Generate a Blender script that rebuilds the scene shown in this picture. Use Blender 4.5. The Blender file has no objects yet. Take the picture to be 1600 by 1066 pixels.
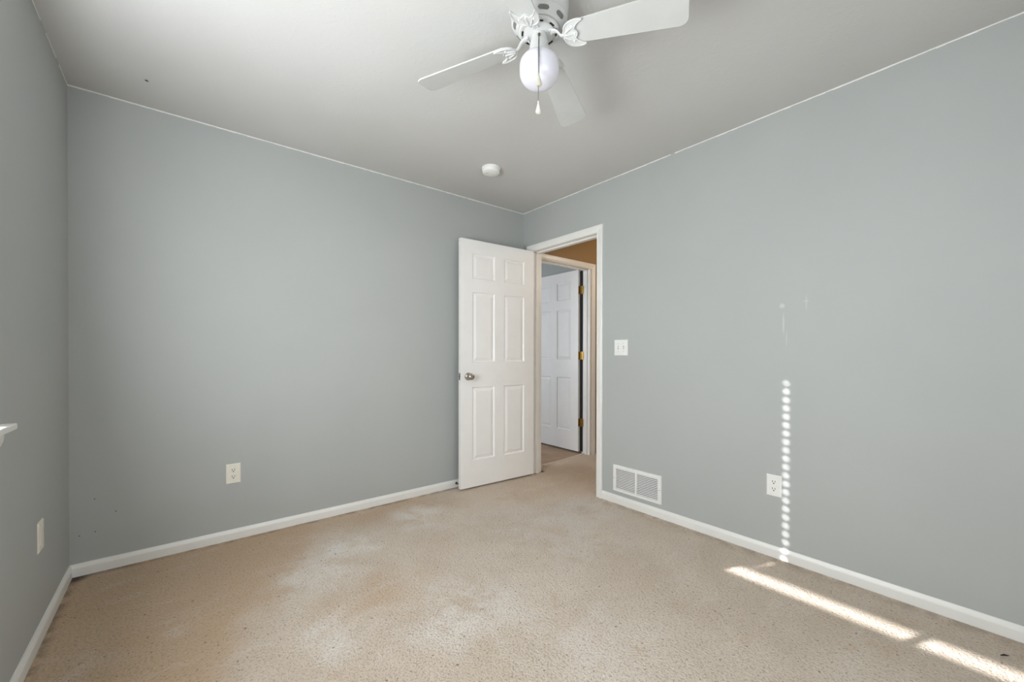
import bpy, bmesh, math, random
from mathutils import Vector, Matrix

# ---------------------------------------------------------------- camera, world, lights, exposure
scn = bpy.context.scene
COL = scn.collection
R = math.radians
H = 2.44            # ceiling height
WX = -2.962         # window wall
YF = -3.75          # wall behind the camera
SUN_SLOPE, SUN_TAN = -0.36, 0.326

cam_d = bpy.data.cameras.new('camera')
cam = bpy.data.objects.new('camera', cam_d); COL.objects.link(cam)
cam_d.sensor_fit = 'HORIZONTAL'; cam_d.sensor_width = 36.0
cam_d.lens = 14.44; cam_d.shift_x = 0.0; cam_d.shift_y = 0.01444
cam_d.clip_start = 0.02; cam_d.clip_end = 200
_f = Vector((0.63050, 0.77617, -0.005304)); _r = Vector((0.776185, -0.630503, 0.001388)); _u = Vector((0.002267, 0.004993, 0.999985))
cam.matrix_world = Matrix(((_r.x, _u.x, -_f.x, -2.53957), (_r.y, _u.y, -_f.y, -2.95920), (_r.z, _u.z, -_f.z, 1.11536), (0, 0, 0, 1)))
scn.camera = cam

scn.view_settings.view_transform = 'Standard'
scn.view_settings.look = 'None'
scn.view_settings.gamma = 1.0
scn.view_settings.use_curve_mapping = False
scn.view_settings.exposure = 0.05
scn.cycles.use_denoising = True
scn.cycles.max_bounces = 10
scn.cycles.diffuse_bounces = 7
scn.cycles.caustics_reflective = False
scn.cycles.caustics_refractive = False

world = bpy.data.worlds.new('world'); scn.world = world; world.use_nodes = True
wn = world.node_tree.nodes; wl = world.node_tree.links
bg = wn['Background']
bg.inputs['Color'].default_value = (0.62, 0.74, 0.92, 1)
bg.inputs['Strength'].default_value = 1.2

def lamp(name, kind, loc, energy, color=(1, 1, 1), aim=None, **kw):
    d = bpy.data.lights.new(name, kind); d.energy = energy; d.color = color
    for k, v in kw.items(): setattr(d, k, v)
    o = bpy.data.objects.new(name, d); COL.objects.link(o); o.location = loc
    if aim is not None: o.rotation_euler = Vector(aim).to_track_quat('-Z', 'Y').to_euler()
    return o

lamp('sun', 'SUN', (-8, 2, 6), 23.0, (1.0, 0.975, 0.985), (1.0, SUN_SLOPE, -SUN_TAN * math.hypot(1, SUN_SLOPE)), angle=R(0.55))
# daylight entering through the twin window (X = WX); the rear lamp is added fill, no window behind the camera
lamp('window_daylight', 'AREA', (WX - 0.042, -1.73, 1.50), 64.0, (0.92, 0.963, 1.0), (1, 0, 0.13), shape='RECTANGLE', size=1.36, size_y=1.05, spread=R(175))
lamp('rear_fill', 'AREA', (-1.8, YF + 0.02, 1.40), 23.0, (0.93, 0.966, 1.0), (0, 1, 0.05), shape='RECTANGLE', size=1.5, size_y=1.2)
lamp('assumed_hall_lamp', 'POINT', (1.45, -1.25, 2.15), 23.0, (1.0, 0.82, 0.62), shadow_soft_size=0.12)  # assumed warm lamp out of view, added without a fixture
lamp('assumed_far_room_light', 'AREA', (-1.3, 1.6, 1.4), 29.0, (0.84, 0.91, 1.0), (1, 0, 0), shape='RECTANGLE', size=1.2, size_y=1.2)  # added area lamp for assumed bluish light; no window is built in that room

# ---------------------------------------------------------------- materials
def srgb(r, g, b):
    f = lambda c: (c / 255 / 12.92) if c / 255 <= 0.04045 else ((c / 255 + 0.055) / 1.055) ** 2.4
    return (f(r), f(g), f(b), 1.0)

class N:
    def __init__(s, name):
        s.m = bpy.data.materials.new(name); s.m.use_nodes = True
        s.t = s.m.node_tree; s.b = s.t.nodes['Principled BSDF']
    def node(s, typ, **kw):
        n = s.t.nodes.new(typ)
        for k, v in kw.items():
            if k.startswith('i_'):
                key = k[2:]
                n.inputs[int(key) if key.isdigit() else key].default_value = v
            else: setattr(n, k, v)
        return n
    def link(s, a, b): s.t.links.new(a, b)
    def pos(s):
        return s.node('ShaderNodeNewGeometry').outputs['Position']
    def noise(s, scale, detail=3, rough=0.5, dist=0.0, vec=None):
        n = s.node('ShaderNodeTexNoise'); n.inputs['Scale'].default_value = scale
        n.inputs['Detail'].default_value = detail; n.inputs['Roughness'].default_value = rough
        n.inputs['Distortion'].default_value = dist
        s.link(vec if vec is not None else s.pos(), n.inputs['Vector'])
        return n.outputs['Fac']
    def ramp(s, fac, a, b):
        n = s.node('ShaderNodeMapRange', interpolation_type='SMOOTHSTEP')
        n.inputs['From Min'].default_value = a; n.inputs['From Max'].default_value = b
        s.link(fac, n.inputs['Value']); return n.outputs['Result']
    def math(s, op, a, b=None):
        n = s.node('ShaderNodeMath', operation=op)
        for i, v in enumerate((a, b)):
            if v is None: continue
            if isinstance(v, (int, float)): n.inputs[i].default_value = v
            else: s.link(v, n.inputs[i])
        return n.outputs[0]
    def mix(s, fac, a, b):
        n = s.node('ShaderNodeMix', data_type='RGBA')
        if isinstance(fac, (int, float)): n.inputs[0].default_value = fac
        else: s.link(fac, n.inputs[0])
        for sock, v in ((n.inputs[6], a), (n.inputs[7], b)):
            if isinstance(v, tuple): sock.default_value = v
            else: s.link(v, sock)
        return n.outputs[2]
    def bump(s, h, strength, dist):
        n = s.node('ShaderNodeBump'); n.inputs['Strength'].default_value = strength; n.inputs['Distance'].default_value = dist
        s.link(h, n.inputs['Height']); s.link(n.outputs['Normal'], s.b.inputs['Normal'])
    def near(s, p, rad, soft=0.5, vec=None, squash=None):
        """1 inside a ball of radius rad about p, falling to 0"""
        v = s.node('ShaderNodeVectorMath', operation='SUBTRACT'); v.inputs[1].default_value = p
        s.link(vec if vec is not None else s.pos(), v.inputs[0]); o = v.outputs[0]
        if squash:
            q = s.node('ShaderNodeVectorMath', operation='MULTIPLY'); q.inputs[1].default_value = squash
            s.link(o, q.inputs[0]); o = q.outputs[0]
        l = s.node('ShaderNodeVectorMath', operation='LENGTH'); s.link(o, l.inputs[0])
        return s.ramp(l.outputs['Value'], rad, rad * soft)

def plain(name, col, rough=0.5, metal=0.0, var=0.04, scale=30, bump=0.0, bscale=200, spec=0.5):
    n = N(name)
    c2 = tuple(max(0, c * (1 - var)) for c in col[:3]) + (1,)
    f = n.ramp(n.noise(scale, 2), 0.35, 0.65)
    n.link(n.mix(f, col, c2), n.b.inputs['Base Color'])
    n.b.inputs['Roughness'].default_value = rough; n.b.inputs['Metallic'].default_value = metal
    n.b.inputs['Specular IOR Level'].default_value = spec
    if bump: n.bump(n.noise(bscale, 2), bump, 0.001)
    return n.m

def wall_mat(name, col, spots=(), marks=()):
    n = N(name)
    c = n.mix(n.ramp(n.noise(1.7, 3), 0.3, 0.7), col, tuple(x * 0.97 for x in col[:3]) + (1,))
    for p, rad in spots:
        c = n.mix(n.near(p, rad, 0.4), c, (0.10, 0.10, 0.09, 1))
    for p, rad, sq, k in marks:
        m = n.math('MULTIPLY', n.near(p, rad, 0.3, squash=sq), k)
        c = n.mix(m, c, (0.75, 0.78, 0.78, 1))
    n.link(c, n.b.inputs['Base Color'])
    n.b.inputs['Roughness'].default_value = 0.55; n.b.inputs['Specular IOR Level'].default_value = 0.25
    n.bump(n.noise(110, 3, 0.6), 0.12, 0.0012)
    return n.m

GREY = srgb(179, 182, 180)
M = {}
M['wall'] = wall_mat('grey_wall_paint', GREY,
    spots=[((-2.872, 0, 0.372), 0.004), ((-2.794, 0, 0.291), 0.004), ((-2.870, 0, 0.205), 0.004), ((-2.927, 0, 0.198), 0.004)],
    marks=[((0, -2.153, 1.376), 0.018, (1, 1, 1), 0.35), ((0, -2.160, 1.28), 0.075, (1, 12, 1), 0.30), ((0, -2.175, 1.20), 0.06, (1, 16, 1), 0.25),
           ((0, -2.264, 1.385), 0.055, (1, 9, 1), 0.18), ((0, -2.264, 1.392), 0.02, (1, 1, 10), 0.5)])
M['tan'] = wall_mat('tan_hall_paint', srgb(158, 129, 90))
M['ceil'] = None
n = N('textured_ceiling_paint')
n.link(n.mix(n.ramp(n.noise(1.3, 2), 0.3, 0.7), srgb(202, 201, 199), srgb(198, 197, 194)), n.b.inputs['Base Color'])
n.b.inputs['Roughness'].default_value = 0.8; n.b.inputs['Specular IOR Level'].default_value = 0.2
n.bump(n.ramp(n.noise(38, 3, 0.55, 0.6), 0.48, 0.66), 0.13, 0.002)
M['ceil'] = n.m
M['trim'] = plain('white_trim_paint', srgb(236, 235, 231), 0.35, var=0.02, scale=9)
M['door'] = plain('white_door_paint', srgb(243, 242, 240), 0.38, var=0.02, scale=7, bump=0.05, bscale=300)
M['plate'] = plain('ivory_white_plastic', srgb(235, 231, 219), 0.3, var=0.02)
M['whiteplate'] = plain('white_plastic', srgb(238, 238, 235), 0.3, var=0.02)
M['fanwhite'] = plain('white_fan_enamel', srgb(208, 209, 207), 0.3, var=0.02)
M['blade'] = plain('matte_white_blade', srgb(196, 197, 194), 0.45, var=0.03, scale=12)
M['dark'] = plain('dark_void', (0.012, 0.011, 0.010, 1), 0.8)
M['slot'] = plain('shaded_slot', (0.18, 0.18, 0.17, 1), 0.8)
M['nickel'] = plain('satin_nickel', srgb(190, 182, 172), 0.25, metal=1.0, var=0.08, scale=60)
M['steel'] = plain('grey_chain_metal', srgb(120, 116, 108), 0.35, metal=0.8)
M['brass'] = plain('aged_brass', srgb(176, 140, 70), 0.35, metal=0.9, var=0.3, scale=120)
M['rubber'] = plain('black_rubber', (0.02, 0.02, 0.02, 1), 0.7)
M['putty'] = plain('taupe_fob_wood', srgb(196, 192, 172), 0.4)
M['cream'] = plain('cream_fob', srgb(240, 236, 220), 0.4)
M['slat'] = plain('white_blind_slat', srgb(238, 238, 234), 0.5)
M['vinyl'] = plain('white_window_vinyl', srgb(240, 240, 238), 0.4)
M['seam'] = plain('pale_carpet_edge', srgb(225, 210, 190), 0.9)
M['bug'] = plain('dark_debris', (0.03, 0.028, 0.025, 1), 0.8)

n = N('opal_glass_globe')
n.b.inputs['Base Color'].default_value = srgb(206, 205, 214); n.b.inputs['Roughness'].default_value = 0.22
lw = n.noise(6, 1)
n.link(n.mix(lw, (0.95, 0.94, 1.0, 1), (0.93, 0.92, 0.99, 1)), n.b.inputs['Emission Color'])
n.b.inputs['Emission Strength'].default_value = 0.10
M['globe'] = n.m

n = N('window_glass')
t = n.t; t.nodes.remove(n.b)
tr = n.node('ShaderNodeBsdfTransparent'); gl = n.node('ShaderNodeBsdfGlossy'); gl.inputs['Roughness'].default_value = 0.02
mx = n.node('ShaderNodeMixShader'); mx.inputs[0].default_value = 0.06
n.link(tr.outputs[0], mx.inputs[1]); n.link(gl.outputs[0], mx.inputs[2])
n.link(mx.outputs[0], t.nodes['Material Output'].inputs['Surface'])
M['glass'] = n.m

def carpet():
    n = N('beige_cut_pile_carpet')
    P = n.pos()
    # warp so that wear patches have ragged, brushed edges
    wn_ = n.node('ShaderNodeTexNoise'); wn_.inputs['Scale'].default_value = 2.6; wn_.inputs['Detail'].default_value = 8; wn_.inputs['Roughness'].default_value = 0.62
    n.link(P, wn_.inputs['Vector'])
    sub = n.node('ShaderNodeVectorMath', operation='SUBTRACT'); sub.inputs[1].default_value = (0.5, 0.5, 0.5)
    n.link(wn_.outputs['Color'], sub.inputs[0])
    sc = n.node('ShaderNodeVectorMath', operation='MULTIPLY'); sc.inputs[1].default_value = (0.5, 0.5, 0.0)
    n.link(sub.outputs[0], sc.inputs[0])
    ad = n.node('ShaderNodeVectorMath', operation='ADD'); n.link(P, ad.inputs[0]); n.link(sc.outputs[0], ad.inputs[1])
    V = ad.outputs[0]
    c = n.mix(n.ramp(n.noise(1.6, 4, 0.6, 0.8), 0.35, 0.65), srgb(224, 208, 190), srgb(214, 196, 176))
    brown = srgb(205, 175, 142); pale = srgb(240, 232, 223); soil = srgb(120, 100, 78)
    sv = n.node('ShaderNodeSeparateXYZ'); n.link(V, sv.inputs[0])
    d_ = n.math('SUBTRACT', n.math('ADD', sv.outputs['X'], 1.77), n.math('MULTIPLY', sv.outputs['Y'], 0.51))
    f1 = n.ramp(d_, 0.08, -0.14)
    f2 = n.math('MULTIPLY', n.math('MULTIPLY', n.ramp(sv.outputs['Y'], -0.34, -0.10), n.ramp(sv.outputs['X'], -0.7, -1.3)), 0.75)
    c = n.mix(n.math('MULTIPLY', n.math('MAXIMUM', f1, f2), n.math('ADD', n.math('MULTIPLY', n.noise(3.0, 5, 0.6), 0.5), 0.62)), c, brown)
    for (x, y, r, k) in BROWN:
        c = n.mix(n.math('MULTIPLY', n.math('MULTIPLY', n.near((x, y, 0), r * 1.3, 0.1, V), n.ramp(n.noise(5.0, 6, 0.68, 0.3), 0.30, 0.60)), k), c, brown)
    rag = n.ramp(n.noise(4.2, 6, 0.68, 0.5), 0.36, 0.62)
    for (x, y, r, k) in PALE:
        c = n.mix(n.math('MULTIPLY', n.math('MULTIPLY', n.near((x, y, 0), r * 1.25, 0.15, V), rag), k), c, pale)
    # small smudges
    c = n.mix(n.math('MULTIPLY', n.ramp(n.noise(5.5, 5, 0.6, 0.4), 0.58, 0.75), 0.5), c, brown)
    st_ = n.node('ShaderNodeMapping'); st_.inputs['Rotation'].default_value = (0, 0, R(-38)); st_.inputs['Scale'].default_value = (1.0, 5.0, 1.0)
    n.link(V, st_.inputs['Vector'])
    c = n.mix(n.math('MULTIPLY', n.ramp(n.noise(1.9, 4, 0.6, 0.0, st_.outputs[0]), 0.52, 0.70), 0.20), c, pale)
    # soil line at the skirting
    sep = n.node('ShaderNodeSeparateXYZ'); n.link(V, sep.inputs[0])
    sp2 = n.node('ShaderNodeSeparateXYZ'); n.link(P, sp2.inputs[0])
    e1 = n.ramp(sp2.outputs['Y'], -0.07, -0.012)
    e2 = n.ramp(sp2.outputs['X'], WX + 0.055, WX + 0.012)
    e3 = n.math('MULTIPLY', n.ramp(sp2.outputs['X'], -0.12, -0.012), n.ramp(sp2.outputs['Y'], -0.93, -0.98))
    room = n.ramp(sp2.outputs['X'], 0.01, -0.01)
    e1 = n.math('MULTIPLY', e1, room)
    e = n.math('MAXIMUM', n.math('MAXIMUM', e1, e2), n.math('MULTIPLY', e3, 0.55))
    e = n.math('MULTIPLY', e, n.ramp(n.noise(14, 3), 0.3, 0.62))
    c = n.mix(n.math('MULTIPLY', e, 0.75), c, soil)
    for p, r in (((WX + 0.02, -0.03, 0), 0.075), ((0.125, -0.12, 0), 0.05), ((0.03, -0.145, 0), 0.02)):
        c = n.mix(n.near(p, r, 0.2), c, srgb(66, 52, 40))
    # tuft fleck
    fl = n.noise(105, 3, 0.7)
    c = n.mix(n.math('MULTIPLY', n.ramp(fl, 0.50, 0.70), 0.48), c, srgb(126, 106, 84))
    c = n.mix(n.math('MULTIPLY', n.ramp(fl, 0.46, 0.30), 0.22), c, srgb(226, 214, 198))
    dk = n.ramp(n.noise(62, 1, 0.5), 0.70, 0.75)
    c = n.mix(n.math('MULTIPLY', dk, 0.7), c, srgb(110, 86, 60))
    n.link(c, n.b.inputs['Base Color'])
    n.b.inputs['Roughness'].default_value = 0.95; n.b.inputs['Specular IOR Level'].default_value = 0.1
    n.b.inputs['Sheen Weight'].default_value = 0.15
    hgt = n.math('ADD', n.noise(105, 3, 0.65), n.math('MULTIPLY', n.noise(50, 2, 0.5), 0.5))
    n.bump(hgt, 1.0, 0.014)
    return n.m
BROWN = [(-1.86, -1.05, 0.26, 0.65), (-1.15, -0.13, 0.12, 0.5), (-0.95, -0.30, 0.16, 0.35), (-0.35, -0.45, 0.25, 0.25), (0.35, -0.35, 0.6, 0.4), (-1.25, -0.8, 0.22, 0.3), (-1.5, -0.15, 0.1, 0.5)]
PALE = [(-2.02, -0.72, 0.26, 0.75), (-1.74, -0.52, 0.17, 0.95), (-1.25, -0.42, 0.24, 0.9), (-2.05, -1.25, 0.16, 0.7), (-1.62, -1.45, 0.34, 0.8), (-0.8, -1.1, 0.6, 0.45), (-2.519, -0.803, 0.09, 0.6), (-2.86, -0.85, 0.14, 0.5), (-1.3, -1.9, 0.4, 0.4), (-0.3, -1.0, 0.3, 0.4)]
M['carpet'] = carpet()
M['carpet2'] = plain('far_room_carpet', srgb(176, 152, 130), 0.95, var=0.15, scale=4, bump=0.6, bscale=200)

# ---------------------------------------------------------------- mesh helpers
def box(bm, x0, x1, y0, y1, z0, z1):
    v = [bm.verts.new(p) for p in ((x0, y0, z0), (x1, y0, z0), (x1, y1, z0), (x0, y1, z0), (x0, y0, z1), (x1, y0, z1), (x1, y1, z1), (x0, y1, z1))]
    for f in ((0, 3, 2, 1), (4, 5, 6, 7), (0, 1, 5, 4), (1, 2, 6, 5), (2, 3, 7, 6), (3, 0, 4, 7)): bm.faces.new([v[i] for i in f])
    return v
def cbox(bm, c, s): return box(bm, c[0] - s[0] / 2, c[0] + s[0] / 2, c[1] - s[1] / 2, c[1] + s[1] / 2, c[2] - s[2] / 2, c[2] + s[2] / 2)
def lathe(bm, prof, seg=48, mat=Matrix.Identity(4)):
    rings = []
    for r, z in prof:
        if r < 1e-6: rings.append([bm.verts.new(mat @ Vector((0, 0, z)))])
        else: rings.append([bm.verts.new(mat @ Vector((r * math.cos(2 * math.pi * i / seg), r * math.sin(2 * math.pi * i / seg), z))) for i in range(seg)])
    for a, b in zip(rings, rings[1:]):
        for i in range(seg):
            j = (i + 1) % seg
            if len(a) == 1 and len(b) == 1: continue
            if len(a) == 1: bm.faces.new((a[0], b[j], b[i]))
            elif len(b) == 1: bm.faces.new((a[i], a[j], b[0]))
            else: bm.faces.new((a[i], a[j], b[j], b[i]))
def tube(bm, pts, r, seg=10):
    pts = [Vector(p) for p in pts]; rs = r if isinstance(r, (list, tuple)) else [r] * len(pts)
    rings = []; up = Vector((0, 0, 1))
    for i, p in enumerate(pts):
        d = (pts[min(i + 1, len(pts) - 1)] - pts[max(i - 1, 0)]).normalized()
        a = d.cross(up if abs(d.dot(up)) < 0.95 else Vector((1, 0, 0))).normalized(); b = d.cross(a)
        rings.append([bm.verts.new(p + (a * math.cos(2 * math.pi * k / seg) + b * math.sin(2 * math.pi * k / seg)) * rs[i]) for k in range(seg)])
    for A, B in zip(rings, rings[1:]):
        for k in range(seg): bm.faces.new((A[k], A[(k + 1) % seg], B[(k + 1) % seg], B[k]))
    bm.faces.new(rings[0][::-1]); bm.faces.new(rings[-1])
def prism(bm, poly, z0, z1, mat=Matrix.Identity(4)):
    a = [bm.verts.new(mat @ Vector((x, y, z0))) for x, y in poly]; b = [bm.verts.new(mat @ Vector((x, y, z1))) for x, y in poly]
    bm.faces.new(a[::-1]); bm.faces.new(b); k = len(poly)
    for i in range(k): bm.faces.new((a[i], a[(i + 1) % k], b[(i + 1) % k], b[i]))
def obj(name, bm, m, parent=None, smooth=None, bevel=0.0):
    bmesh.ops.recalc_face_normals(bm, faces=bm.faces)
    me = bpy.data.meshes.new(name); bm.to_mesh(me); bm.free()
    me.materials.append(m)
    o = bpy.data.objects.new(name, me); COL.objects.link(o)
    if parent: o.parent = parent
    if bevel:
        b = o.modifiers.new('bevel', 'BEVEL'); b.width = bevel; b.segments = 2; b.limit_method = 'ANGLE'; b.angle_limit = R(40)
    if smooth is not None:
        me.polygons.foreach_set('use_smooth', [True] * len(me.polygons))
        me.set_sharp_from_angle(angle=R(smooth))
    return o
def tag(o, label, cat, group=None, kind=None):
    o['label'] = label; o['category'] = cat
    if group: o['group'] = group
    if kind: o['kind'] = kind
    return o
def empty(name, loc=(0, 0, 0), rot=(0, 0, 0)):
    o = bpy.data.objects.new(name, None); COL.objects.link(o); o.location = loc; o.rotation_euler = rot; o.empty_display_size = 0.05
    return o
def struct(name, bm, m, label, cat, **kw):
    return tag(obj(name, bm, m, **kw), label, cat, kind='structure')
def BM(): return bmesh.new()

# ---------------------------------------------------------------- shell
T = 0.115
bm = BM(); box(bm, WX - 0.14, 0.06, YF - 0.1, 0.06, -0.12, 0.0); box(bm, 0.06, 2.4, -2.6, 0.06, -0.12, 0.0)
struct('floor', bm, M['carpet'], 'beige cut pile carpet with brown wear patches, running out through the doorway', 'floor')
bm = BM(); box(bm, -2.0, 1.3, 0.06, 3.3, -0.12, -0.001)
struct('floor_far_room', bm, M['carpet2'], 'darker brown carpet of the room beyond the hall door', 'floor')
bm = BM(); box(bm, WX - 0.14, 0.0, YF - 0.1, 0.0, H, H + 0.1)
struct('ceiling', bm, M['ceil'], 'off white lightly textured bedroom ceiling', 'ceiling')
bm = BM(); box(bm, T, 2.4, -2.6, 0.0, H, H + 0.1); box(bm, -2.0, 1.3, T, 3.3, H, H + 0.1)
struct('ceiling_hall', bm, M['ceil'], 'ceiling over the hall and the room beyond it', 'ceiling')

bm = BM(); box(bm, WX - 0.14, 0.0, 0.0, T, -0.1, H + 0.1)
struct('wall_back', bm, M['wall'], 'long grey wall with the open door against its right end', 'wall')
# right wall with the doorway
DY0, DY1, DZ = -0.109, -0.903, 2.075
bm = BM(); box(bm, 0, T, DY0, T, -0.1, H + 0.1); box(bm, 0, T, DY1, DY0, DZ, H + 0.1); box(bm, 0, T, YF - 0.1, DY1, -0.1, H + 0.1)
struct('wall_right', bm, M['wall'], 'grey wall with the doorway, light switch, vent and outlet', 'wall')
# window wall
WY0, WY1, WZ0, WZ1 = -1.018, -2.44, 0.898, 2.07
bm = BM()
box(bm, WX - 0.14, WX, WY0, 0.0, -0.1, H + 0.1); box(bm, WX - 0.14, WX, YF, WY1, -0.1, H + 0.1)
box(bm, WX - 0.14, WX, WY1, WY0, -0.1, WZ0 - 0.022); box(bm, WX - 0.14, WX, WY1, WY0, WZ1, H + 0.1)
struct('wall_left', bm, M['wall'], 'shaded grey window wall at the left edge of the view', 'wall')
bm = BM(); box(bm, WX - 0.14, 0.0, YF - 0.1, YF, -0.1, H + 0.1)
struct('wall_front', bm, M['wall'], 'grey wall behind the camera', 'wall')

# hall and far room shell
HX0, HX1, HZ = 0.185, 0.983, 2.06
bm = BM(); box(bm, T, HX0, 0, T, -0.1, H + 0.1); box(bm, HX0, HX1, 0, T, HZ, H + 0.1); box(bm, HX1, 2.4, 0, T, -0.1, H + 0.1)
struct('wall_hall_left', bm, M['tan'], 'tan hall wall above and around the inner doorway', 'wall')
bm = BM(); box(bm, 2.3, 2.4, -2.6, 0, -0.1, H); box(bm, T, 2.3, -2.6, -2.5, -0.1, H)
struct('wall_hall_end', bm, M['tan'], 'tan wall at the end of the hall', 'wall')
bm = BM(); box(bm, 0.995, 1.3, T, 3.3, -0.1, H); box(bm, -2.0, 0.995, 3.2, 3.3, -0.1, H); box(bm, -2.1, -2.0, T, 3.3, -0.1, H)
struct('wall_far_room', bm, M['wall'], 'grey wall of the room beyond the hall, seen above its open door', 'wall')

# baseboards
BPROF = [(0, 0), (0.012, 0), (0.012, 0.040), (0.0105, 0.046), (0.007, 0.054), (0.0045, 0.061), (0, 0.0615)]
def baseboard(name, a, b, nrm, label, m0=0, m1=0):
    """profile swept from a to b (xy); nrm points into the room; m0/m1 = +1 inside-corner mitre, 0 square end"""
    bm = BM(); a = Vector((*a, 0)); b = Vector((*b, 0)); d = (b - a).normalized(); nv = Vector((*nrm, 0))
    A = [bm.verts.new(a + nv * t + Vector((0, 0, z)) + d * (t * m0)) for t, z in BPROF]
    B = [bm.verts.new(b + nv * t + Vector((0, 0, z)) - d * (t * m1)) for t, z in BPROF]
    k = len(BPROF)
    for i in range(k): bm.faces.new((A[i], A[(i + 1) % k], B[(i + 1) % k], B[i]))
    bm.faces.new(A[::-1]); bm.faces.new(B)
    return struct(name, bm, M['trim'], label, 'baseboard')
baseboard('baseboard_back', (WX, 0), (0, 0), (0, -1), 'white baseboard under the long grey wall', 1, 1)
baseboard('baseboard_left', (WX, YF), (WX, 0), (1, 0), 'white baseboard under the shaded window wall', 1, 1)
baseboard('baseboard_right', (0, YF), (0, -0.9435), (-1, 0), 'white baseboard right of the doorway below vent and outlet', 1, 0)
baseboard('baseboard_front', (WX, YF), (0, YF), (0, 1), 'white baseboard behind the camera', 1, 1)

# ragged white paint line where walls meet ceiling
def paint_line(name, a, b, nrm, label, gaps=()):
    bm = BM(); a = Vector((*a, 0)); b = Vector((*b, 0)); L = (b - a).length; d = (b - a) / L; nv = Vector((*nrm, 0))
    random.seed(hash(len(name)) % 97)
    s = 0.0
    while s < L - 1e-4:
        e = min(L, s + 0.03)
        if not any(g0 < s < g1 for g0, g1 in gaps):
            h = 0.0058 + random.uniform(-0.0012, 0.0012)
            p = [a + d * s, a + d * e, a + d * e + nv * 0.0016, a + d * s + nv * 0.0016]
            lo = [bm.verts.new(q + Vector((0, 0, H - h))) for q in p]; hi = [bm.verts.new(q + Vector((0, 0, H))) for q in p]
            bm.faces.new(lo); bm.faces.new(hi[::-1])
            for i in range(4): bm.faces.new((lo[i], lo[(i + 1) % 4], hi[(i + 1) % 4], hi[i]))
        s = e
    return struct(name, bm, M['trim'], label, 'paint line')
paint_line('trim_1', (WX, 0), (0, 0), (0, -1), 'thin white line where the long grey wall meets the ceiling')
paint_line('trim_2', (0, 0), (0, YF), (-1, 0), 'thin white line where the right wall meets the ceiling', gaps=[(1.50, 1.52)])
paint_line('trim_3', (WX, 0), (WX, YF), (1, 0), 'thin white line where the window wall meets the ceiling', gaps=[(0.16, 0.22), (0.40, 0.5)])

# ---------------------------------------------------------------- casings and jambs
CPROF = [(0, 0), (0, 0.008), (0.006, 0.0105), (0.012, 0.0095), (0.018, 0.012), (0.040, 0.0155), (0.050, 0.016), (0.056, 0.013), (0.056, 0)]
def casing(name, origin, du, nrm, u0, u1, ztop, label):
    """U-shaped mitred casing round an opening u0..u1, height ztop, on plane through origin"""
    bm = BM(); o = Vector(origin); du = Vector(du); nv = Vector(nrm)
    rows = []
    for w, t in CPROF:
        pts = [(u0 - w, 0.0), (u0 - w, ztop + w), (u1 + w, ztop + w), (u1 + w, 0.0)]
        rows.append([bm.verts.new(o + du * u + nv * t + Vector((0, 0, z))) for u, z in pts])
    k = len(rows)
    for i in range(k):
        A, B = rows[i], rows[(i + 1) % k]
        for j in range(3): bm.faces.new((A[j], A[j + 1], B[j + 1], B[j]))
    bm.faces.new([r[0] for r in rows]); bm.faces.new([r[3] for r in rows][::-1])
    return struct(name, bm, M['trim'], label, 'door casing')
JY0, JY1, JZ = -0.127, -0.885, 2.057   # clear opening
casing('trim_4', (0, 0, 0), (0, -1, 0), (-1, 0, 0), 0.121, 0.888, 2.058, 'white casing framing the open doorway')
casing('trim_5', (T, 0, 0), (0, -1, 0), (1, 0, 0), 0.121, 0.888, 2.058, 'casing on the hall side of the doorway')
bm = BM()
box(bm, 0.0, T, JY0, JY0 + 0.018, 0, JZ); box(bm, 0.0, T, JY1 - 0.018, JY1, 0, JZ); box(bm, 0.0, T, JY1 - 0.018, JY0 + 0.018, JZ, JZ + 0.018)
box(bm, 0.045, 0.078, JY0 - 0.011, JY0, 0, JZ); box(bm, 0.045, 0.078, JY1, JY1 + 0.011, 0, JZ); box(bm, 0.045, 0.078, JY1, JY0, JZ - 0.011, JZ)
struct('trim_6', bm, M['trim'], 'white jamb and stop lining the open doorway', 'door jamb', bevel=0.0012)
casing('trim_7', (0, 0, 0), (1, 0, 0), (0, -1, 0), 0.203, 0.988, 2.045, 'casing round the inner hall doorway')
bm = BM()
box(bm, HX0, HX0 + 0.018, 0, T, 0, 2.05); box(bm, HX1 - 0.018, HX1, 0, T, 0, 2.05); box(bm, HX0, HX1, 0, T, 2.042, 2.06)
box(bm, HX1 - 0.029, HX1 - 0.018, 0.035, 0.068, 0, 2.042); box(bm, HX0 + 0.018, HX0 + 0.029, 0.035, 0.068, 0, 2.042); box(bm, HX0 + 0.018, HX1 - 0.018, 0.035, 0.068, 2.031, 2.042)
struct('trim_8', bm, M['trim'], 'white jamb of the inner hall doorway', 'door jamb', bevel=0.0012)
bm = BM()
v = [bm.verts.new(p) for p in ((0.30, 0.012, 0.0), (0.95, 0.072, 0.0), (0.95, 0.092, 0.0), (0.30, 0.020, 0.0), (0.30, 0.014, 0.004), (0.95, 0.075, 0.006), (0.95, 0.089, 0.006), (0.30, 0.018, 0.004))]
for f in ((0, 3, 2, 1), (4, 5, 6, 7), (0, 1, 5, 4), (1, 2, 6, 5), (2, 3, 7, 6), (3, 0, 4, 7)): bm.faces.new([v[i] for i in f])
struct('trim_9', bm, M['seam'], 'pale carpet seam across the inner hall threshold', 'carpet seam')

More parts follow.
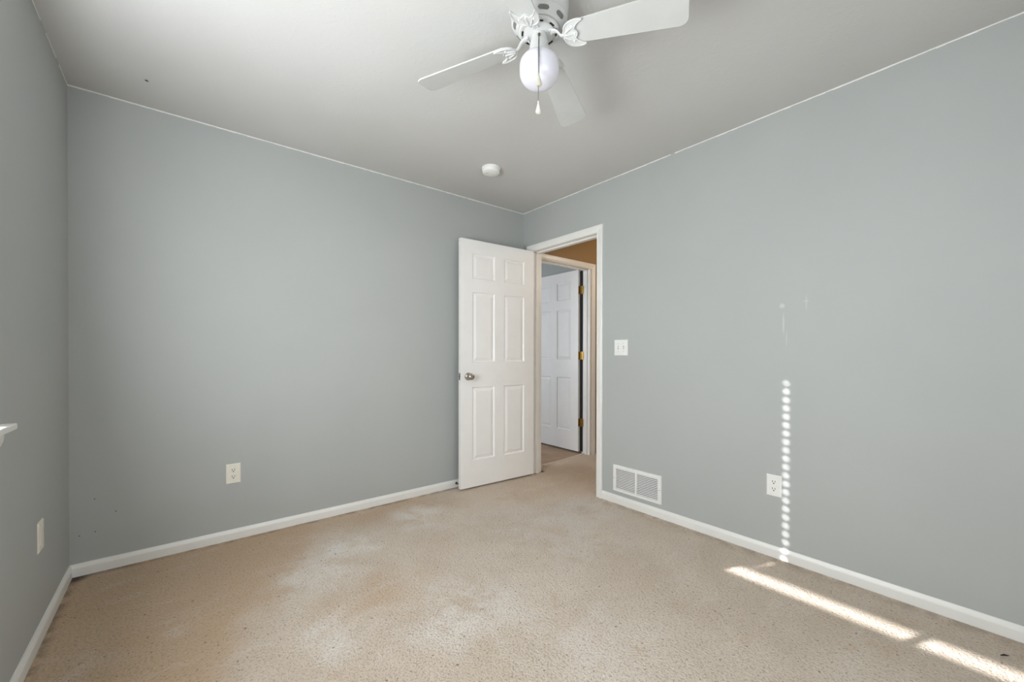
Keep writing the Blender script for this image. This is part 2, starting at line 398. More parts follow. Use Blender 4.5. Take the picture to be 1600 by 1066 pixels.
# ---------------------------------------------------------------- doors
PU = [(0.110, 0.331), (0.428, 0.650)]
PZ = [(0.219, 0.823), (1.030, 1.607), (1.718, 1.923)]
def door_leaf_bm(W=0.761, Hh=2.035, th=0.035):
    """slab in local x 0..W (free edge to hinge edge), y 0..th, z 0..Hh, six moulded panels on both faces"""
    bm = BM()
    us = sorted({0, W, *[a for p in PU for a in p]}); zs = sorted({0, Hh, *[a for p in PZ for a in p]})
    rings = [(0.0, 0.0), (0.003, 0.006), (0.008, 0.0115), (0.011, 0.0120), (0.037, 0.0030), (0.040, 0.0030)]
    for side in (0, 1):
        Y = lambda d: d if side == 0 else th - d
        grid = {(i, j): bm.verts.new((u, Y(0), z)) for i, u in enumerate(us) for j, z in enumerate(zs)}
        for i in range(len(us) - 1):
            for j in range(len(zs) - 1):
                q = [grid[i, j], grid[i + 1, j], grid[i + 1, j + 1], grid[i, j + 1]]
                if (us[i], us[i + 1]) in PU and (zs[j], zs[j + 1]) in PZ:
                    prev = q
                    for off, d in rings[1:]:
                        cur = [bm.verts.new((x, Y(d), z)) for x, z in ((us[i] + off, zs[j] + off), (us[i + 1] - off, zs[j] + off), (us[i + 1] - off, zs[j + 1] - off), (us[i] + off, zs[j + 1] - off))]
                        for k in range(4): bm.faces.new((prev[k], prev[(k + 1) % 4], cur[(k + 1) % 4], cur[k]))
                        prev = cur
                    bm.faces.new(prev)
                else: bm.faces.new(q)
        if side == 0: g0 = grid
    g1 = grid; nu, nz = len(us) - 1, len(zs) - 1
    for i in range(nu):
        bm.faces.new((g0[i, 0], g0[i + 1, 0], g1[i + 1, 0], g1[i, 0])); bm.faces.new((g0[i, nz], g0[i + 1, nz], g1[i + 1, nz], g1[i, nz]))
    for j in range(nz):
        bm.faces.new((g0[0, j], g0[0, j + 1], g1[0, j + 1], g1[0, j])); bm.faces.new((g0[nu, j], g0[nu, j + 1], g1[nu, j + 1], g1[nu, j]))
    return bm
KNOB = [(0, 0), (0.031, 0), (0.032, 0.003), (0.029, 0.008), (0.020, 0.011), (0.0125, 0.014), (0.0115, 0.024), (0.014, 0.031), (0.022, 0.036), (0.0265, 0.043), (0.0275, 0.050), (0.0255, 0.057), (0.020, 0.062), (0.012, 0.0645), (0, 0.065)]
def knob(parent, x, z, y, s, m):
    bm = BM(); rot = Matrix.Translation((x, y, z)) @ Matrix.Rotation(R(90) * s, 4, 'X')
    lathe(bm, KNOB, 32, rot)
    return obj('door_knob', bm, m, parent, smooth=35)
def hinge(parent, x, y, z, m, sx=1):
    bm = BM()
    for k in range(5): lathe(bm, [(0, 0), (0.0055, 0.0004), (0.0055, 0.0172), (0, 0.0176)], 14, Matrix.Translation((x, y, z - 0.044 + k * 0.0178)))
    o = obj('hinge', bm, m, parent, smooth=40)
    return o

d1 = tag(empty('door_1', (-0.773, -0.129, 0.0), (0, 0, math.atan2(-0.036, 0.761))), 'white six panel bedroom door standing open against the long grey wall', 'door', kind='structure')
leaf = obj('door_leaf', door_leaf_bm(), M['door'], d1, bevel=0.0); leaf.location = (0, 0, 0.015)
knob(d1, 0.070, 0.928, 0.0, 1, M['nickel']); knob(d1, 0.070, 0.928, 0.035, -1, M['nickel'])
bm = BM(); box(bm, -0.0012, 0.001, 0.006, 0.029, 0.900, 0.957)
for s in (-1, 1): lathe(bm, [(0, 0), (0.0035, 0), (0.003, 0.0012), (0, 0.0014)], 12, Matrix.Translation((-0.001, 0.0175, 0.9285 + s * 0.022)) @ Matrix.Rotation(R(-90), 4, 'Y'))
lp = obj('latch_plate', bm, M['nickel'], d1)
bm = BM(); prism(bm, [(-0.0115, -0.006), (0, -0.006), (0, 0.006), (-0.005, 0.006)], -0.009, 0.009, Matrix.Translation((0, 0.0175, 0.9285)))
obj('latch_bolt', bm, M['steel'], lp)
for z in (0.27, 1.05, 1.83): hinge(d1, 0.766, 0.042, z, M['nickel'])

d2 = tag(empty('door_2', (0.93, 0.90, 0.0), (0, 0, R(-90))), 'white six panel door standing open in the room beyond the hall', 'door', kind='structure')
leaf2 = obj('door_leaf', door_leaf_bm(), M['door'], d2); leaf2.location = (0, 0, 0.018)
leaf2['label'] = 'bluish lit six panel door face'
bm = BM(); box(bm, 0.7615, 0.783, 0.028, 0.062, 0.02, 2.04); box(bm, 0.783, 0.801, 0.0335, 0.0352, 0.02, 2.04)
obj('hinge_gap_shade', bm, M['rubber'], d2)  # added black strip, paints in the unlit gap between leaf and jamb
for z in (0.345, 1.094, 1.828):
    bm = BM()
    lathe(bm, [(0, -0.044), (0.006, -0.043), (0.006, 0.043), (0, 0.044)], 14, Matrix.Translation((0.782, 0.0265, z)))
    box(bm, 0.7605, 0.7625, 0.003, 0.030, z - 0.044, z + 0.044)
    box(bm, 0.764, 0.812, 0.0265, 0.0280, z - 0.044, z + 0.044)
    obj('hinge', bm, M['brass'], d2)
knob(d2, 0.070, 0.93, 0.0, 1, M['brass'])

# door stop on the back baseboard, just left of the open door
st = tag(empty('door_stop', (-0.742, -0.012, 0.034)), 'small spring door stop with dark tip on the baseboard behind the open door', 'door stop')
rot = Matrix.Rotation(R(90), 4, 'X')
bm = BM(); lathe(bm, [(0, 0), (0.0105, 0), (0.0105, 0.003), (0.006, 0.009), (0, 0.010)], 20, rot); obj('mounting_base', bm, M['rubber'], st, smooth=40)
bm = BM(); pts = [(0.0045 * math.cos(a), -0.008 - 0.042 * a / (2 * math.pi * 12), 0.0045 * math.sin(a)) for a in [i * 2 * math.pi / 10 for i in range(121)]]
tube(bm, pts, 0.0011, 6); obj('spring', bm, M['nickel'], st, smooth=60)
bm = BM(); lathe(bm, [(0, 0.049), (0.0065, 0.050), (0.008, 0.056), (0.007, 0.064), (0, 0.066)], 20, rot); obj('rubber_tip', bm, M['rubber'], st, smooth=40)

# ---------------------------------------------------------------- window
w = tag(empty('window_1', (WX, WY0, WZ0)), 'twin window in the left wall with white stool and apron', 'window', kind='structure')
def wpart(name, bm, m, parent=w, **kw):
    o = obj(name, bm, m, None, **kw); o.parent = parent
    o.matrix_parent_inverse = Matrix.Translation(-Vector((WX, WY0, WZ0))) if parent is w else Matrix.Identity(4)
    return o
bm = BM()
prism(bm, [(WX + 0.034, WY0 + 0.018), (WX + 0.034, WY1 - 0.03), (WX, WY1 - 0.03), (WX, WY1), (WX - 0.088, WY1), (WX - 0.088, WY0), (WX, WY0), (WX, WY0 + 0.018)], WZ0 - 0.019, WZ0)
wpart('window_stool', bm, M['trim'], bevel=0.003)
bm = BM()
v0 = [(0.0, 0.0), (0.013, 0.0), (0.016, 0.012), (0.014, 0.030), (0.008, 0.046), (0.0, 0.05)]
pr = [(WX + t, z) for t, z in v0]
A = [bm.verts.new((x, WY0 - 0.022, WZ0 - 0.019 - z)) for x, z in pr]; B = [bm.verts.new((x, WY1 - 0.012, WZ0 - 0.019 - z)) for x, z in pr]
bm.faces.new(A); bm.faces.new(B[::-1])
for i in range(len(A)): bm.faces.new((A[i], A[(i + 1) % len(A)], B[(i + 1) % len(A)], B[i]))
wpart('window_apron', bm, M['trim'])
bm = BM(); xf0, xf1 = WX - 0.135, WX - 0.088
YM = (WY0 + WY1) / 2
box(bm, xf0, xf1, WY0 - 0.005, WY0, WZ0, WZ1); box(bm, xf0, xf1, WY1, WY1 + 0.03, WZ0, WZ1)
box(bm, xf0, xf1, WY1, WY0, WZ1 - 0.03, WZ1); box(bm, xf0, xf1, WY1, WY0, WZ0 - 0.02, WZ0 + 0.012); box(bm, xf0, WX - 0.046, YM - 0.005, YM + 0.005, WZ0, WZ1)
wpart('window_frame', bm, M['vinyl'])
bm = BM(); box(bm, WX - 0.114, WX - 0.110, WY1 + 0.02, WY0 - 0.01, WZ0 + 0.005, WZ1 - 0.02)
wpart('window_glass', bm, M['glass'])

def blind(y0, y1, label, hole):
    b = tag(empty('window_blind', (WX - 0.062, (y0 + y1) / 2, WZ0)), label, 'window blind', 'closed horizontal blinds in the twin window')
    L = y0 - y1; cy = (y0 + y1) / 2
    bm = BM(); z = WZ1 - WZ0 - 0.064; sp = 0.0453; tl = R(72); k = 0
    zs = []
    while z > 0.10:
        zs.append(z); z -= sp
    for z in zs:
        ca, sa = math.cos(tl), math.sin(tl)
        def P(s, y, t): return (s * ca - t * sa, y, z + s * sa + t * ca)   # room-side edge up
        segs = [(-L / 2, L / 2, -0.025, 0.025)]
        if hole is not None:
            hy = hole - cy; hw = 0.0075; hs = 0.0062
            segs = [(-L / 2, hy - hw, -0.025, 0.025), (hy + hw, L / 2, -0.025, 0.025), (hy - hw, hy + hw, -0.025, -hs), (hy - hw, hy + hw, hs, 0.025)]
        for a, c, s0, s1 in segs:
            v = [bm.verts.new(P(s, y, t)) for t in (-0.0013, 0.0013) for s, y in ((s0, a), (s1, a), (s1, c), (s0, c))]
            for f in ((0, 3, 2, 1), (4, 5, 6, 7), (0, 1, 5, 4), (1, 2, 6, 5), (2, 3, 7, 6), (3, 0, 4, 7)): bm.faces.new([v[i] for i in f])
    obj('blind_slats', bm, M['slat'], b)
    bm = BM(); box(bm, -0.028, 0.028, -L / 2, L / 2, WZ1 - WZ0 - 0.052, WZ1 - WZ0 - 0.003); obj('headrail', bm, M['slat'], b, bevel=0.002)
    bm = BM(); box(bm, -0.012, 0.012, -L / 2, L / 2, RAIL, RAIL + 0.012)
    if hole is None: box(bm, -0.004, 0.004, -L / 2, L / 2, RAIL + 0.0115, zs[-1] - 0.015)
    else:
        for a, c in ((-L / 2, hole - cy - 0.0065), (hole - cy + 0.0065, L / 2)): box(bm, -0.004, 0.004, a, c, RAIL + 0.0115, zs[-1] - 0.015)
    br = obj('bottom_rail', bm, M['slat'], b)
    bm = BM()
    tube(bm, [(0.0, -L / 2 + 0.5, RAIL + 0.02), (0.0, -L / 2 + 0.5, WZ1 - WZ0 - 0.05)], 0.001, 6); obj('lift_cord', bm, M['slat'], b)
    return b
RAIL = 0.062
blind(WY0 - 0.006, YM + 0.008, 'closed white blind in the half of the window nearer the corner', -1.086)
blind(YM - 0.008, WY1 + 0.006, 'closed white blind in the half of the window farther from the corner', None)

# ---------------------------------------------------------------- wall plates
def place(root, origin, wall):
    """local frame: x right along the wall, y up -> z, out of wall = local -y"""
    rz = {'back': 0.0, 'right': R(-90), 'left': R(90)}[wall]
    root.location = origin; root.rotation_euler = (0, 0, rz)
def plate_bm(w_, h_, t=0.0055):
    bm = BM(); e = 0.0045
    a = [bm.verts.new(p) for p in ((-w_ / 2, 0, -h_ / 2), (w_ / 2, 0, -h_ / 2), (w_ / 2, 0, h_ / 2), (-w_ / 2, 0, h_ / 2))]
    m_ = [bm.verts.new((x, -0.0025, z)) for x, z in ((-w_ / 2, -h_ / 2), (w_ / 2, -h_ / 2), (w_ / 2, h_ / 2), (-w_ / 2, h_ / 2))]
    b = [bm.verts.new((x, -t, z)) for x, z in ((-w_ / 2 + e, -h_ / 2 + e), (w_ / 2 - e, -h_ / 2 + e), (w_ / 2 - e, h_ / 2 - e), (-w_ / 2 + e, h_ / 2 - e))]
    bm.faces.new(a[::-1]); bm.faces.new(b)
    for p, q in ((a, m_), (m_, b)):
        for i in range(4): bm.faces.new((p[i], p[(i + 1) % 4], q[(i + 1) % 4], q[i]))
    return bm
def screw(parent, x, z, y=-0.0055, m=None, r=0.0032):
    bm = BM(); lathe(bm, [(0, 0), (r, 0), (r * 0.8, 0.0010), (0, 0.0013)], 14, Matrix.Translation((x, y, z)) @ rot)
    return obj('screw', bm, m or M['plate'], parent, smooth=40)
def outlet(origin, wall, label, m):
    r_ = tag(empty('electrical_outlet'), label, 'outlet'); place(r_, origin, wall)
    obj('cover_plate', plate_bm(0.074, 0.117), m, r_)
    for s in (1, -1):
        bm = BM(); poly = []
        for i in range(36):
            a = 2 * math.pi * i / 36; x = 0.0172 * math.cos(a); z = 0.0172 * math.sin(a); z = max(-0.0138, min(0.0138, z)); poly.append((x, z))
        prism(bm, poly, 0.0052, 0.0072, Matrix.Translation((0, 0, s * 0.0195)) @ rot)
        rc = obj('receptacle', bm, m, r_)
        bm = BM()
        for sx in (-1, 1): cbox(bm, (sx * 0.0064, -0.0072, s * 0.0195 + 0.0045), (0.0030 if sx < 0 else 0.0026, 0.001, 0.0092))
        prism(bm, [(0.0032 * math.cos(2 * math.pi * i / 16), 0.0032 * math.sin(2 * math.pi * i / 16)) for i in range(16)], 0.0067, 0.0077, Matrix.Translation((0, 0, s * 0.0195 - 0.0062)) @ rot)
        obj('slots', bm, M['dark'], rc)
    screw(r_, 0, 0, m=m)
    return r_
outlet((-2.2855, 0, 0.395), 'back', 'ivory duplex outlet low on the long grey wall', M['plate'])
outlet((0, -2.1195, 0.3925), 'right', 'white duplex outlet low on the right wall beside the dotted sun streak', M['whiteplate'])
o = tag(empty('wall_plate'), 'narrow-looking ivory wall plate below the window stool, seen nearly edge on', 'wall plate'); place(o, (WX, -0.553, 0.400), 'left')
obj('cover_plate', plate_bm(0.074, 0.117), M['plate'], o)
bm = BM(); box(bm, -0.0165, 0.0165, -0.0068, -0.0050, -0.033, 0.033); obj('centre_insert', bm, M['plate'], o, bevel=0.0008)
for z in (-0.048, 0.048): screw(o, 0, z)

sw = tag(empty('light_switch'), 'white double toggle light switch on the right wall beside the doorway', 'light switch'); place(sw, (0, -1.112, 1.161), 'right')
obj('cover_plate', plate_bm(0.116, 0.116), M['whiteplate'], sw)
for x, up in ((-0.023, 1), (0.023, -1)):
    bm = BM(); cbox(bm, (x, -0.0057, 0), (0.0105, 0.0012, 0.0245)); col = obj('toggle_slot', bm, plain('switch_recess', srgb(176, 176, 170), 0.5) if x < 0 else bpy.data.materials['switch_recess'], sw)
    bm = BM(); prism(bm, [(-0.0095, 0.006), (0.0095, 0.006), (0.0095 if up < 0 else 0.0115, 0.012 if up > 0 else 0.008), (0.003 * up, 0.017), (-0.0095, 0.008 if up > 0 else 0.012)] if False else
                  [(-0.007, 0.005), (0.007, 0.005), (0.004 + up * 0.006, 0.016), (-0.002 + up * 0.006, 0.016)], x - 0.0044, x + 0.0044,
                  Matrix(((0, 0, 1, 0), (0, -1, 0, 0), (1, 0, 0, 0), (0, 0, 0, 1))))
    obj('toggle', bm, M['whiteplate'], sw, bevel=0.0006)
    for z in (-0.030, 0.030): screw(sw, x, z, m=bpy.data.materials['switch_recess'], r=0.0028)

# ---------------------------------------------------------------- return-air vent
vg = tag(empty('wall_vent'), 'white louvred metal vent grille low on the right wall beside the doorway', 'vent'); place(vg, (0, -1.246, 0.1885), 'right')
VW, VH = 0.397, 0.196
bm = BM()
def ringframe(bm, W0, H0, W1, H1, y0, y1, y2):
    o_ = [bm.verts.new(p) for p in ((-W0 / 2, y0, -H0 / 2), (W0 / 2, y0, -H0 / 2), (W0 / 2, y0, H0 / 2), (-W0 / 2, y0, H0 / 2))]
    a = [bm.verts.new((x, y1, z)) for x, z in ((-W0 / 2 + .003, -H0 / 2 + .003), (W0 / 2 - .003, -H0 / 2 + .003), (W0 / 2 - .003, H0 / 2 - .003), (-W0 / 2 + .003, H0 / 2 - .003))]
    b = [bm.verts.new((x, y1, z)) for x, z in ((-W1 / 2, -H1 / 2), (W1 / 2, -H1 / 2), (W1 / 2, H1 / 2), (-W1 / 2, H1 / 2))]
    c = [bm.verts.new((x, y2, z)) for x, z in ((-W1 / 2, -H1 / 2), (W1 / 2, -H1 / 2), (W1 / 2, H1 / 2), (-W1 / 2, H1 / 2))]
    for p, q in ((o_, a), (a, b), (b, c), (c, o_)):
        for i in range(4): bm.faces.new((p[i], p[(i + 1) % 4], q[(i + 1) % 4], q[i]))
IW, IH = VW - 0.052, VH - 0.044
ringframe(bm, VW, VH, IW, IH, -0.0006, -0.010, -0.0006)
box(bm, -0.0065, 0.0065, -0.0098, -0.001, -IH / 2, IH / 2)
obj('vent_frame', bm, M['whiteplate'], vg)
bm = BM(); box(bm, -IW / 2, IW / 2, -0.0016, -0.0008, -IH / 2, IH / 2); obj('duct_opening', bm, M['dark'], vg)
for side in (-1, 1):
    bm = BM(); x0, x1 = (0.0065, IW / 2) if side > 0 else (-IW / 2, -0.0065); nl = 13
    for k in range(nl):
        z = -IH / 2 + (k + 0.5) * IH / nl
        v = [bm.verts.new((x, y, zz)) for x in (x0, x1) for y, zz in ((-0.0086, z - 0.0030), (-0.0094, z - 0.0022), (-0.0050, z + 0.0032), (-0.0042, z + 0.0024))]
        for f in ((0, 1, 2, 3), (7, 6, 5, 4), (0, 4, 5, 1), (1, 5, 6, 2), (2, 6, 7, 3), (3, 7, 4, 0)): bm.faces.new([v[i] for i in f])
    obj('louvres', bm, M['whiteplate'], vg)
for x in (-VW / 2 + 0.012, VW / 2 - 0.012): screw(vg, x, 0.0, y=-0.010, m=M['steel'], r=0.0028)

# ---------------------------------------------------------------- smoke detector
sd = tag(empty('smoke_detector', (-0.803, -0.582, H)), 'round white smoke detector on the ceiling', 'smoke detector')
bm = BM(); lathe(bm, [(0, 0), (0.067, 0), (0.067, -0.009), (0.064, -0.011), (0, -0.011)], 56); obj('mounting_base', bm, M['whiteplate'], sd, smooth=35)
bm = BM(); lathe(bm, [(0.058, -0.011), (0.0625, -0.0125), (0.0625, -0.028), (0.060, -0.035), (0.054, -0.038), (0, -0.0385)], 56); cv = obj('cover', bm, M['whiteplate'], sd, smooth=35)
bm = BM()
for i in range(5): cbox(bm, (-0.026 + 0.008 * math.cos(i * 1.2), 0.012 + 0.012 * math.sin(i * 1.2), -0.0387), (0.0035, 0.0035, 0.0008))
obj('sounder_holes', bm, M['dark'], cv)
bm = BM(); lathe(bm, [(0, -0.0384), (0.009, -0.0384), (0.008, -0.0402), (0, -0.0406)], 24, Matrix.Translation((0.018, -0.012, 0))); obj('test_button', bm, M['whiteplate'], cv, smooth=35)

# ---------------------------------------------------------------- tiny dark insect on the ceiling, crumb on the carpet
bm = BM()
mt = Matrix.Translation((-2.656, -0.290, H - 0.004)) @ Matrix.Rotation(R(40), 4, 'Z') @ Matrix.Scale(1.8, 4, (1, 0, 0))
lathe(bm, [(0, -0.003), (0.003, -0.0012), (0.0032, 0.001), (0, 0.003)], 12, mt)
for i in range(6):
    a = R(20 + i * 60); c_ = Vector((-2.656, -0.290, H - 0.004))
    tube(bm, [c_, c_ + Vector((0.006 * math.cos(a), 0.006 * math.sin(a), -0.002)), c_ + Vector((0.010 * math.cos(a), 0.010 * math.sin(a), 0.0038))], 0.0003, 5)
tag(obj('spider', bm, M['bug'], smooth=40), 'tiny dark spider on the ceiling near the left corner', 'spider')
bm = BM(); tube(bm, [(-0.186, -2.925, 0.004), (-0.176, -2.934, 0.006), (-0.166, -2.944, 0.004)], [0.0016, 0.0034, 0.0014], 8)
tag(obj('carpet_crumb', bm, M['bug'], smooth=40), 'tiny dark crumb on the carpet by the right baseboard', 'crumb')

# ---------------------------------------------------------------- ceiling fan
FX, FY, ZB = -1.4825, -1.8175, 2.29
fan = tag(empty('ceiling_fan', (FX, FY, H)), 'white four blade ceiling fan with round opal light and two pull chains', 'ceiling fan')
zb = ZB - H
bm = BM()
lathe(bm, [(0, 0), (0.109, 0), (0.1105, -0.004), (0.1105, -0.030), (0.106, -0.062), (0.103, -0.074), (0.1045, -0.077), (0.1045, -0.081), (0.1005, -0.084), (0.083, -0.107), (0.080, -0.110), (0.0, -0.110)], 72)
hous = obj('motor_housing', bm, M['fanwhite'], fan, smooth=30)
bm = BM()
# cooling slots lying on the sloped band of the housing
p0 = Vector((0.0965, 0, -0.0893)); p1 = Vector((0.0880, 0, -0.1004)); nrm = Vector((0.796, 0, -0.605)).normalized() * 0.0006
for k in range(8):
    bm = BM()
    a0 = 2 * math.pi * k / 8 + R(-123); span = R(26)
    for i in range(8):
        q = []
        for (pp, aa) in ((p0, i), (p0, i + 1), (p1, i + 1), (p1, i)):
            t_ = -1 + 2 * aa / 8; inset = 0.5 * (1 - math.sqrt(max(0, 1 - t_ ** 6)))
            base = p0.lerp(p1, inset if pp is p0 else 1 - inset)
            ang = a0 + span / 2 * t_
            vv = base + nrm
            q.append(Matrix.Rotation(ang, 4, 'Z') @ vv)
        if (q[0] - q[3]).length < 1e-5 and (q[1] - q[2]).length < 1e-5: continue
        vs = [bm.verts.new(x) for x in q]; bm.faces.new(vs)
    bmesh.ops.remove_doubles(bm, verts=bm.verts, dist=1e-5)
    bmesh.ops.solidify(bm, geom=bm.faces[:], thickness=0.0015)
    obj('cooling_slot', bm, M['slot'], hous)
# rotating blade ring
bm = BM()
lathe(bm, [(0.050, -0.110), (0.074, -0.110), (0.0765, -0.1125), (0.0765, -0.117), (0.0735, -0.120), (0.067, -0.1205), (0.066, -0.118), (0.0, -0.118)], 64)
ringo = obj('blade_ring', bm, M['fanwhite'], fan, smooth=30)
for k in range(4):
    for s in (-1, 1):
        bm = BM(); a = R(27.7 + 90 * k) + s * 0.40
        for i in range(6):
            aa = a - 0.17 + 0.34 * i / 6; ab = a - 0.17 + 0.34 * (i + 1) / 6
            v = [bm.verts.new((r * math.cos(t_), r * math.sin(t_), z)) for z in (-0.1195, -0.1215) for r, t_ in ((0.0605, aa), (0.0665, aa), (0.0665, ab), (0.0605, ab))]
            for f in ((0, 3, 2, 1), (4, 5, 6, 7), (0, 1, 5, 4), (1, 2, 6, 5), (2, 3, 7, 6), (3, 0, 4, 7)): bm.faces.new([v[j] for j in f])
        bmesh.ops.remove_doubles(bm, verts=bm.verts, dist=1e-5)
        obj('ring_slot', bm, M['dark'], ringo)
bm = BM()
lathe(bm, [(0.0, -0.118), (0.058, -0.118), (0.0585, -0.122), (0.052, -0.1255), (0.0, -0.1255)], 56)
for k in range(4):
    for s in (-1, 1):
        a = R(27.7 + 90 * k) + s * 0.20
        lathe(bm, [(0, -0.1315), (0.003, -0.131), (0.0044, -0.1285), (0.0044, -0.124), (0, -0.124)], 12, Matrix.Translation((0.046 * math.cos(a), 0.046 * math.sin(a), 0)))
obj('mounting_plate', bm, M['fanwhite'], fan, smooth=30)
# switch housing
bm = BM()
lathe(bm, [(0, -0.1255), (0.026, -0.1255), (0.028, -0.134), (0.032, -0.150), (0.0375, -0.180), (0.042, -0.197), (0.045, -0.200), (0.045, -0.208), (0, -0.208)], 48)
sh = obj('switch_housing', bm, M['fanwhite'], fan, smooth=30)
# globe
GZ = -0.204
prof = [(0.040, 0.0), (0.052, -0.004), (0.063, -0.012), (0.0705, -0.024), (0.0735, -0.040), (0.0737, -0.060), (0.0722, -0.078), (0.067, -0.095), (0.057, -0.109), (0.044, -0.118), (0.028, -0.1235), (0.013, -0.126), (0, -0.1265)]
bm = BM(); lathe(bm, [(r, GZ + z * 0.91) for r, z in prof], 64); obj('light_globe', bm, M['globe'], fan, smooth=60)

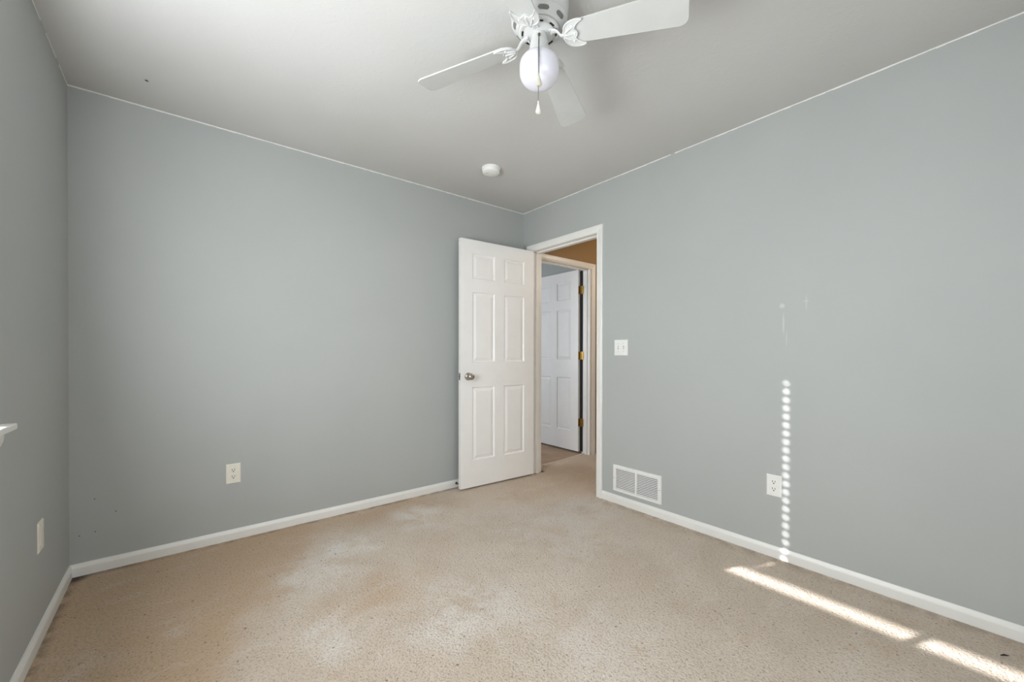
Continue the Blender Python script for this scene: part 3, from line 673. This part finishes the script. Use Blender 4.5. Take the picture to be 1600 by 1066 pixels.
# blades with their ornamental irons (local x outward, pitched about x)
def arc_pts(pts, n_=6):
    """Catmull-Rom through pts"""
    out = []; P = [Vector(p) for p in pts]; P = [P[0] * 2 - P[1]] + P + [P[-1] * 2 - P[-2]]
    for i in range(1, len(P) - 2):
        for k in range(n_):
            t = k / n_; a, b, c, d = P[i - 1:i + 3]
            out.append(0.5 * ((2 * b) + (c - a) * t + (2 * a - 5 * b + 4 * c - d) * t * t + (3 * b - a - 3 * c + d) * t ** 3))
    out.append(P[-2]); return [tuple(o_) for o_ in out]
def fan_blade(ang):
    RT = 0.5205
    root = Matrix.Rotation(ang, 4, 'Z') @ Matrix.Translation((0.1, 0, zb)) @ Matrix.Rotation(R(4.9), 4, 'Y') @ Matrix.Rotation(R(-13.6), 4, 'X') @ Matrix.Translation((-0.1, 0, 0))
    # plank outline
    pts = [(0.125, -0.030), (0.135, -0.0425)]
    pts += [(RT - 0.028, -0.0635)]
    for i in range(1, 7):
        a = R(-90 + 15 * i); pts.append((RT - 0.028 + 0.028 * math.cos(a), -0.0355 + 0.028 * math.sin(a)))
    pts += [(RT, 0.0355)]
    for i in range(1, 7):
        a = R(15 * i); pts.append((RT - 0.028 + 0.028 * math.cos(a), 0.0355 + 0.028 * math.sin(a)))
    pts += [(0.135, 0.0425), (0.125, 0.030)]
    bm = BM(); prism(bm, pts, -0.0028, 0.0028, root)
    bl = obj('blade', bm, M['blade'], fan, bevel=0.001)
    # iron: crescent with horns and a scalloped inner edge
    outer = arc_pts([(0.094, 0.008), (0.099, 0.016), (0.104, 0.030), (0.116, 0.042), (0.134, 0.048), (0.154, 0.0495), (0.172, 0.046)], 5)
    inner = arc_pts([(0.172, 0.046), (0.155, 0.037), (0.144, 0.027), (0.139, 0.017), (0.145, 0.008), (0.148, 0.0)], 5)
    half = outer + inner[1:]
    poly = half + [(x, -y) for x, y in half[::-1][1:]]
    bm = BM(); prism(bm, poly, -0.0085, -0.0028, root)
    # raised rim and ribs
    rim = [root @ Vector((x, y, -0.0090)) for x, y in outer]; rim2 = [root @ Vector((x, -y, -0.0090)) for x, y in outer]
    inn = [root @ Vector((x, y, -0.0088)) for x, y in inner]; inn2 = [root @ Vector((x, -y, -0.0088)) for x, y in inner]
    for q, rr in ((rim, 0.0030), (rim2, 0.0030), (inn, 0.0022), (inn2, 0.0022)): tube(bm, q, rr, 8)
    for y in (-0.026, 0.0, 0.026): tube(bm, [root @ Vector((0.098, y * 0.2, -0.009)), root @ Vector((0.116, y * 0.62, -0.0105)), root @ Vector((0.138, y, -0.009))], [0.004, 0.0035, 0.0022], 8)
    # curved arm up to the ring
    a0 = root @ Vector((0.096, 0, -0.007))
    rz = Matrix.Rotation(ang, 4, 'Z')
    path = [rz @ Vector((0.046, 0, -0.126)), rz @ Vector((0.062, 0, -0.128)), rz @ Vector((0.074, 0, -0.136)), rz @ Vector((0.085, 0, zb - 0.003)), a0, root @ Vector((0.110, 0, -0.007))]
    rings = []
    for i, p in enumerate(path):
        wd = (0.0135, 0.0115, 0.0085, 0.0075, 0.0085, 0.012)[i]; th = 0.0045
        d = (path[min(i + 1, 5)] - path[max(i - 1, 0)]).normalized(); s_ = rz @ Vector((0, 1, 0)); nn = d.cross(s_).normalized()
        rings.append([bm.verts.new(p + s_ * wd * math.cos(t_) + nn * th * math.sin(t_)) for t_ in [2 * math.pi * k / 12 for k in range(12)]])
    for A_, B_ in zip(rings, rings[1:]):
        for k in range(12): bm.faces.new((A_[k], A_[(k + 1) % 12], B_[(k + 1) % 12], B_[k]))
    bm.faces.new(rings[0][::-1]); bm.faces.new(rings[-1])
    ir = obj('blade_iron', bm, M['fanwhite'], bl, smooth=40)
    for x, y in ((0.130, 0.028), (0.138, 0.0), (0.130, -0.028)):
        bm = BM(); lathe(bm, [(0, -0.0125), (0.003, -0.0118), (0.004, -0.0095), (0.004, -0.008), (0, -0.008)], 10, root @ Matrix.Translation((x, y, 0)))
        obj('screw', bm, M['whiteplate'], ir, smooth=40)
for k in range(4): fan_blade(R(27.7 + 90 * k))

# pull chains: one drapes over the camera side of the globe, the other hangs behind
def chain(dirdeg, off, zfob0, fob_mat, fob_len, fr, cmat, label):
    a = R(dirdeg); dx, dy = math.cos(a), math.sin(a); tx, ty = -dy, dx
    def P(r, z, o_=0): return Vector((dx * r + tx * (off + o_), dy * r + ty * (off + o_), z))
    top = [P(0.032, -0.150), P(0.042, -0.153), P(0.047, -0.160), P(0.052, -0.18), P(0.068, -0.208), P(0.0765, -0.232), P(0.0778, -0.252), P(0.0778, zfob0)]
    bm = BM(); tube(bm, top, 0.0010, 6)
    # beads along the straight run
    for p, q in zip(top[1:], top[2:]):
        L = (q - p).length; c = max(1, int(L / 0.005))
        for i in range(c): lathe(bm, [(0, -0.0016), (0.0016, 0), (0, 0.0016)], 6, Matrix.Translation(p.lerp(q, i / c)))
    ch = obj('pull_chain', bm, cmat, fan, smooth=60)
    bm = BM(); c = top[-1]
    lathe(bm, [(0, 0), (0.0022, -0.001), (0.0026, -0.010), (fr * 0.75, -fob_len * 0.62), (fr, -fob_len * 0.85), (fr * 0.85, -fob_len * 0.97), (0, -fob_len)], 20, Matrix.Translation(c))
    fb = obj('chain_fob', bm, fob_mat, ch, smooth=50); fb['label'] = label
    return ch
aim = math.degrees(math.atan2(-2.9592 - FY, -2.5396 - FX))
chain(aim, 0.0, -0.320, M['putty'], 0.047, 0.0104, M['steel'], 'taupe teardrop pull')
chain(aim - 2, 0.0, -0.419, M['cream'], 0.045, 0.0092, M['steel'], 'cream teardrop pull')
bm = BM(); q = Matrix.Rotation(R(aim), 4, 'Z') @ Matrix.Translation((0.0315, 0, -0.150)) @ Matrix.Rotation(R(90), 4, 'Y')
lathe(bm, [(0, 0), (0.005, 0), (0.005, 0.006), (0.003, 0.010), (0, 0.010)], 14, q)
obj('chain_grommet', bm, M['steel'], sh, smooth=40)
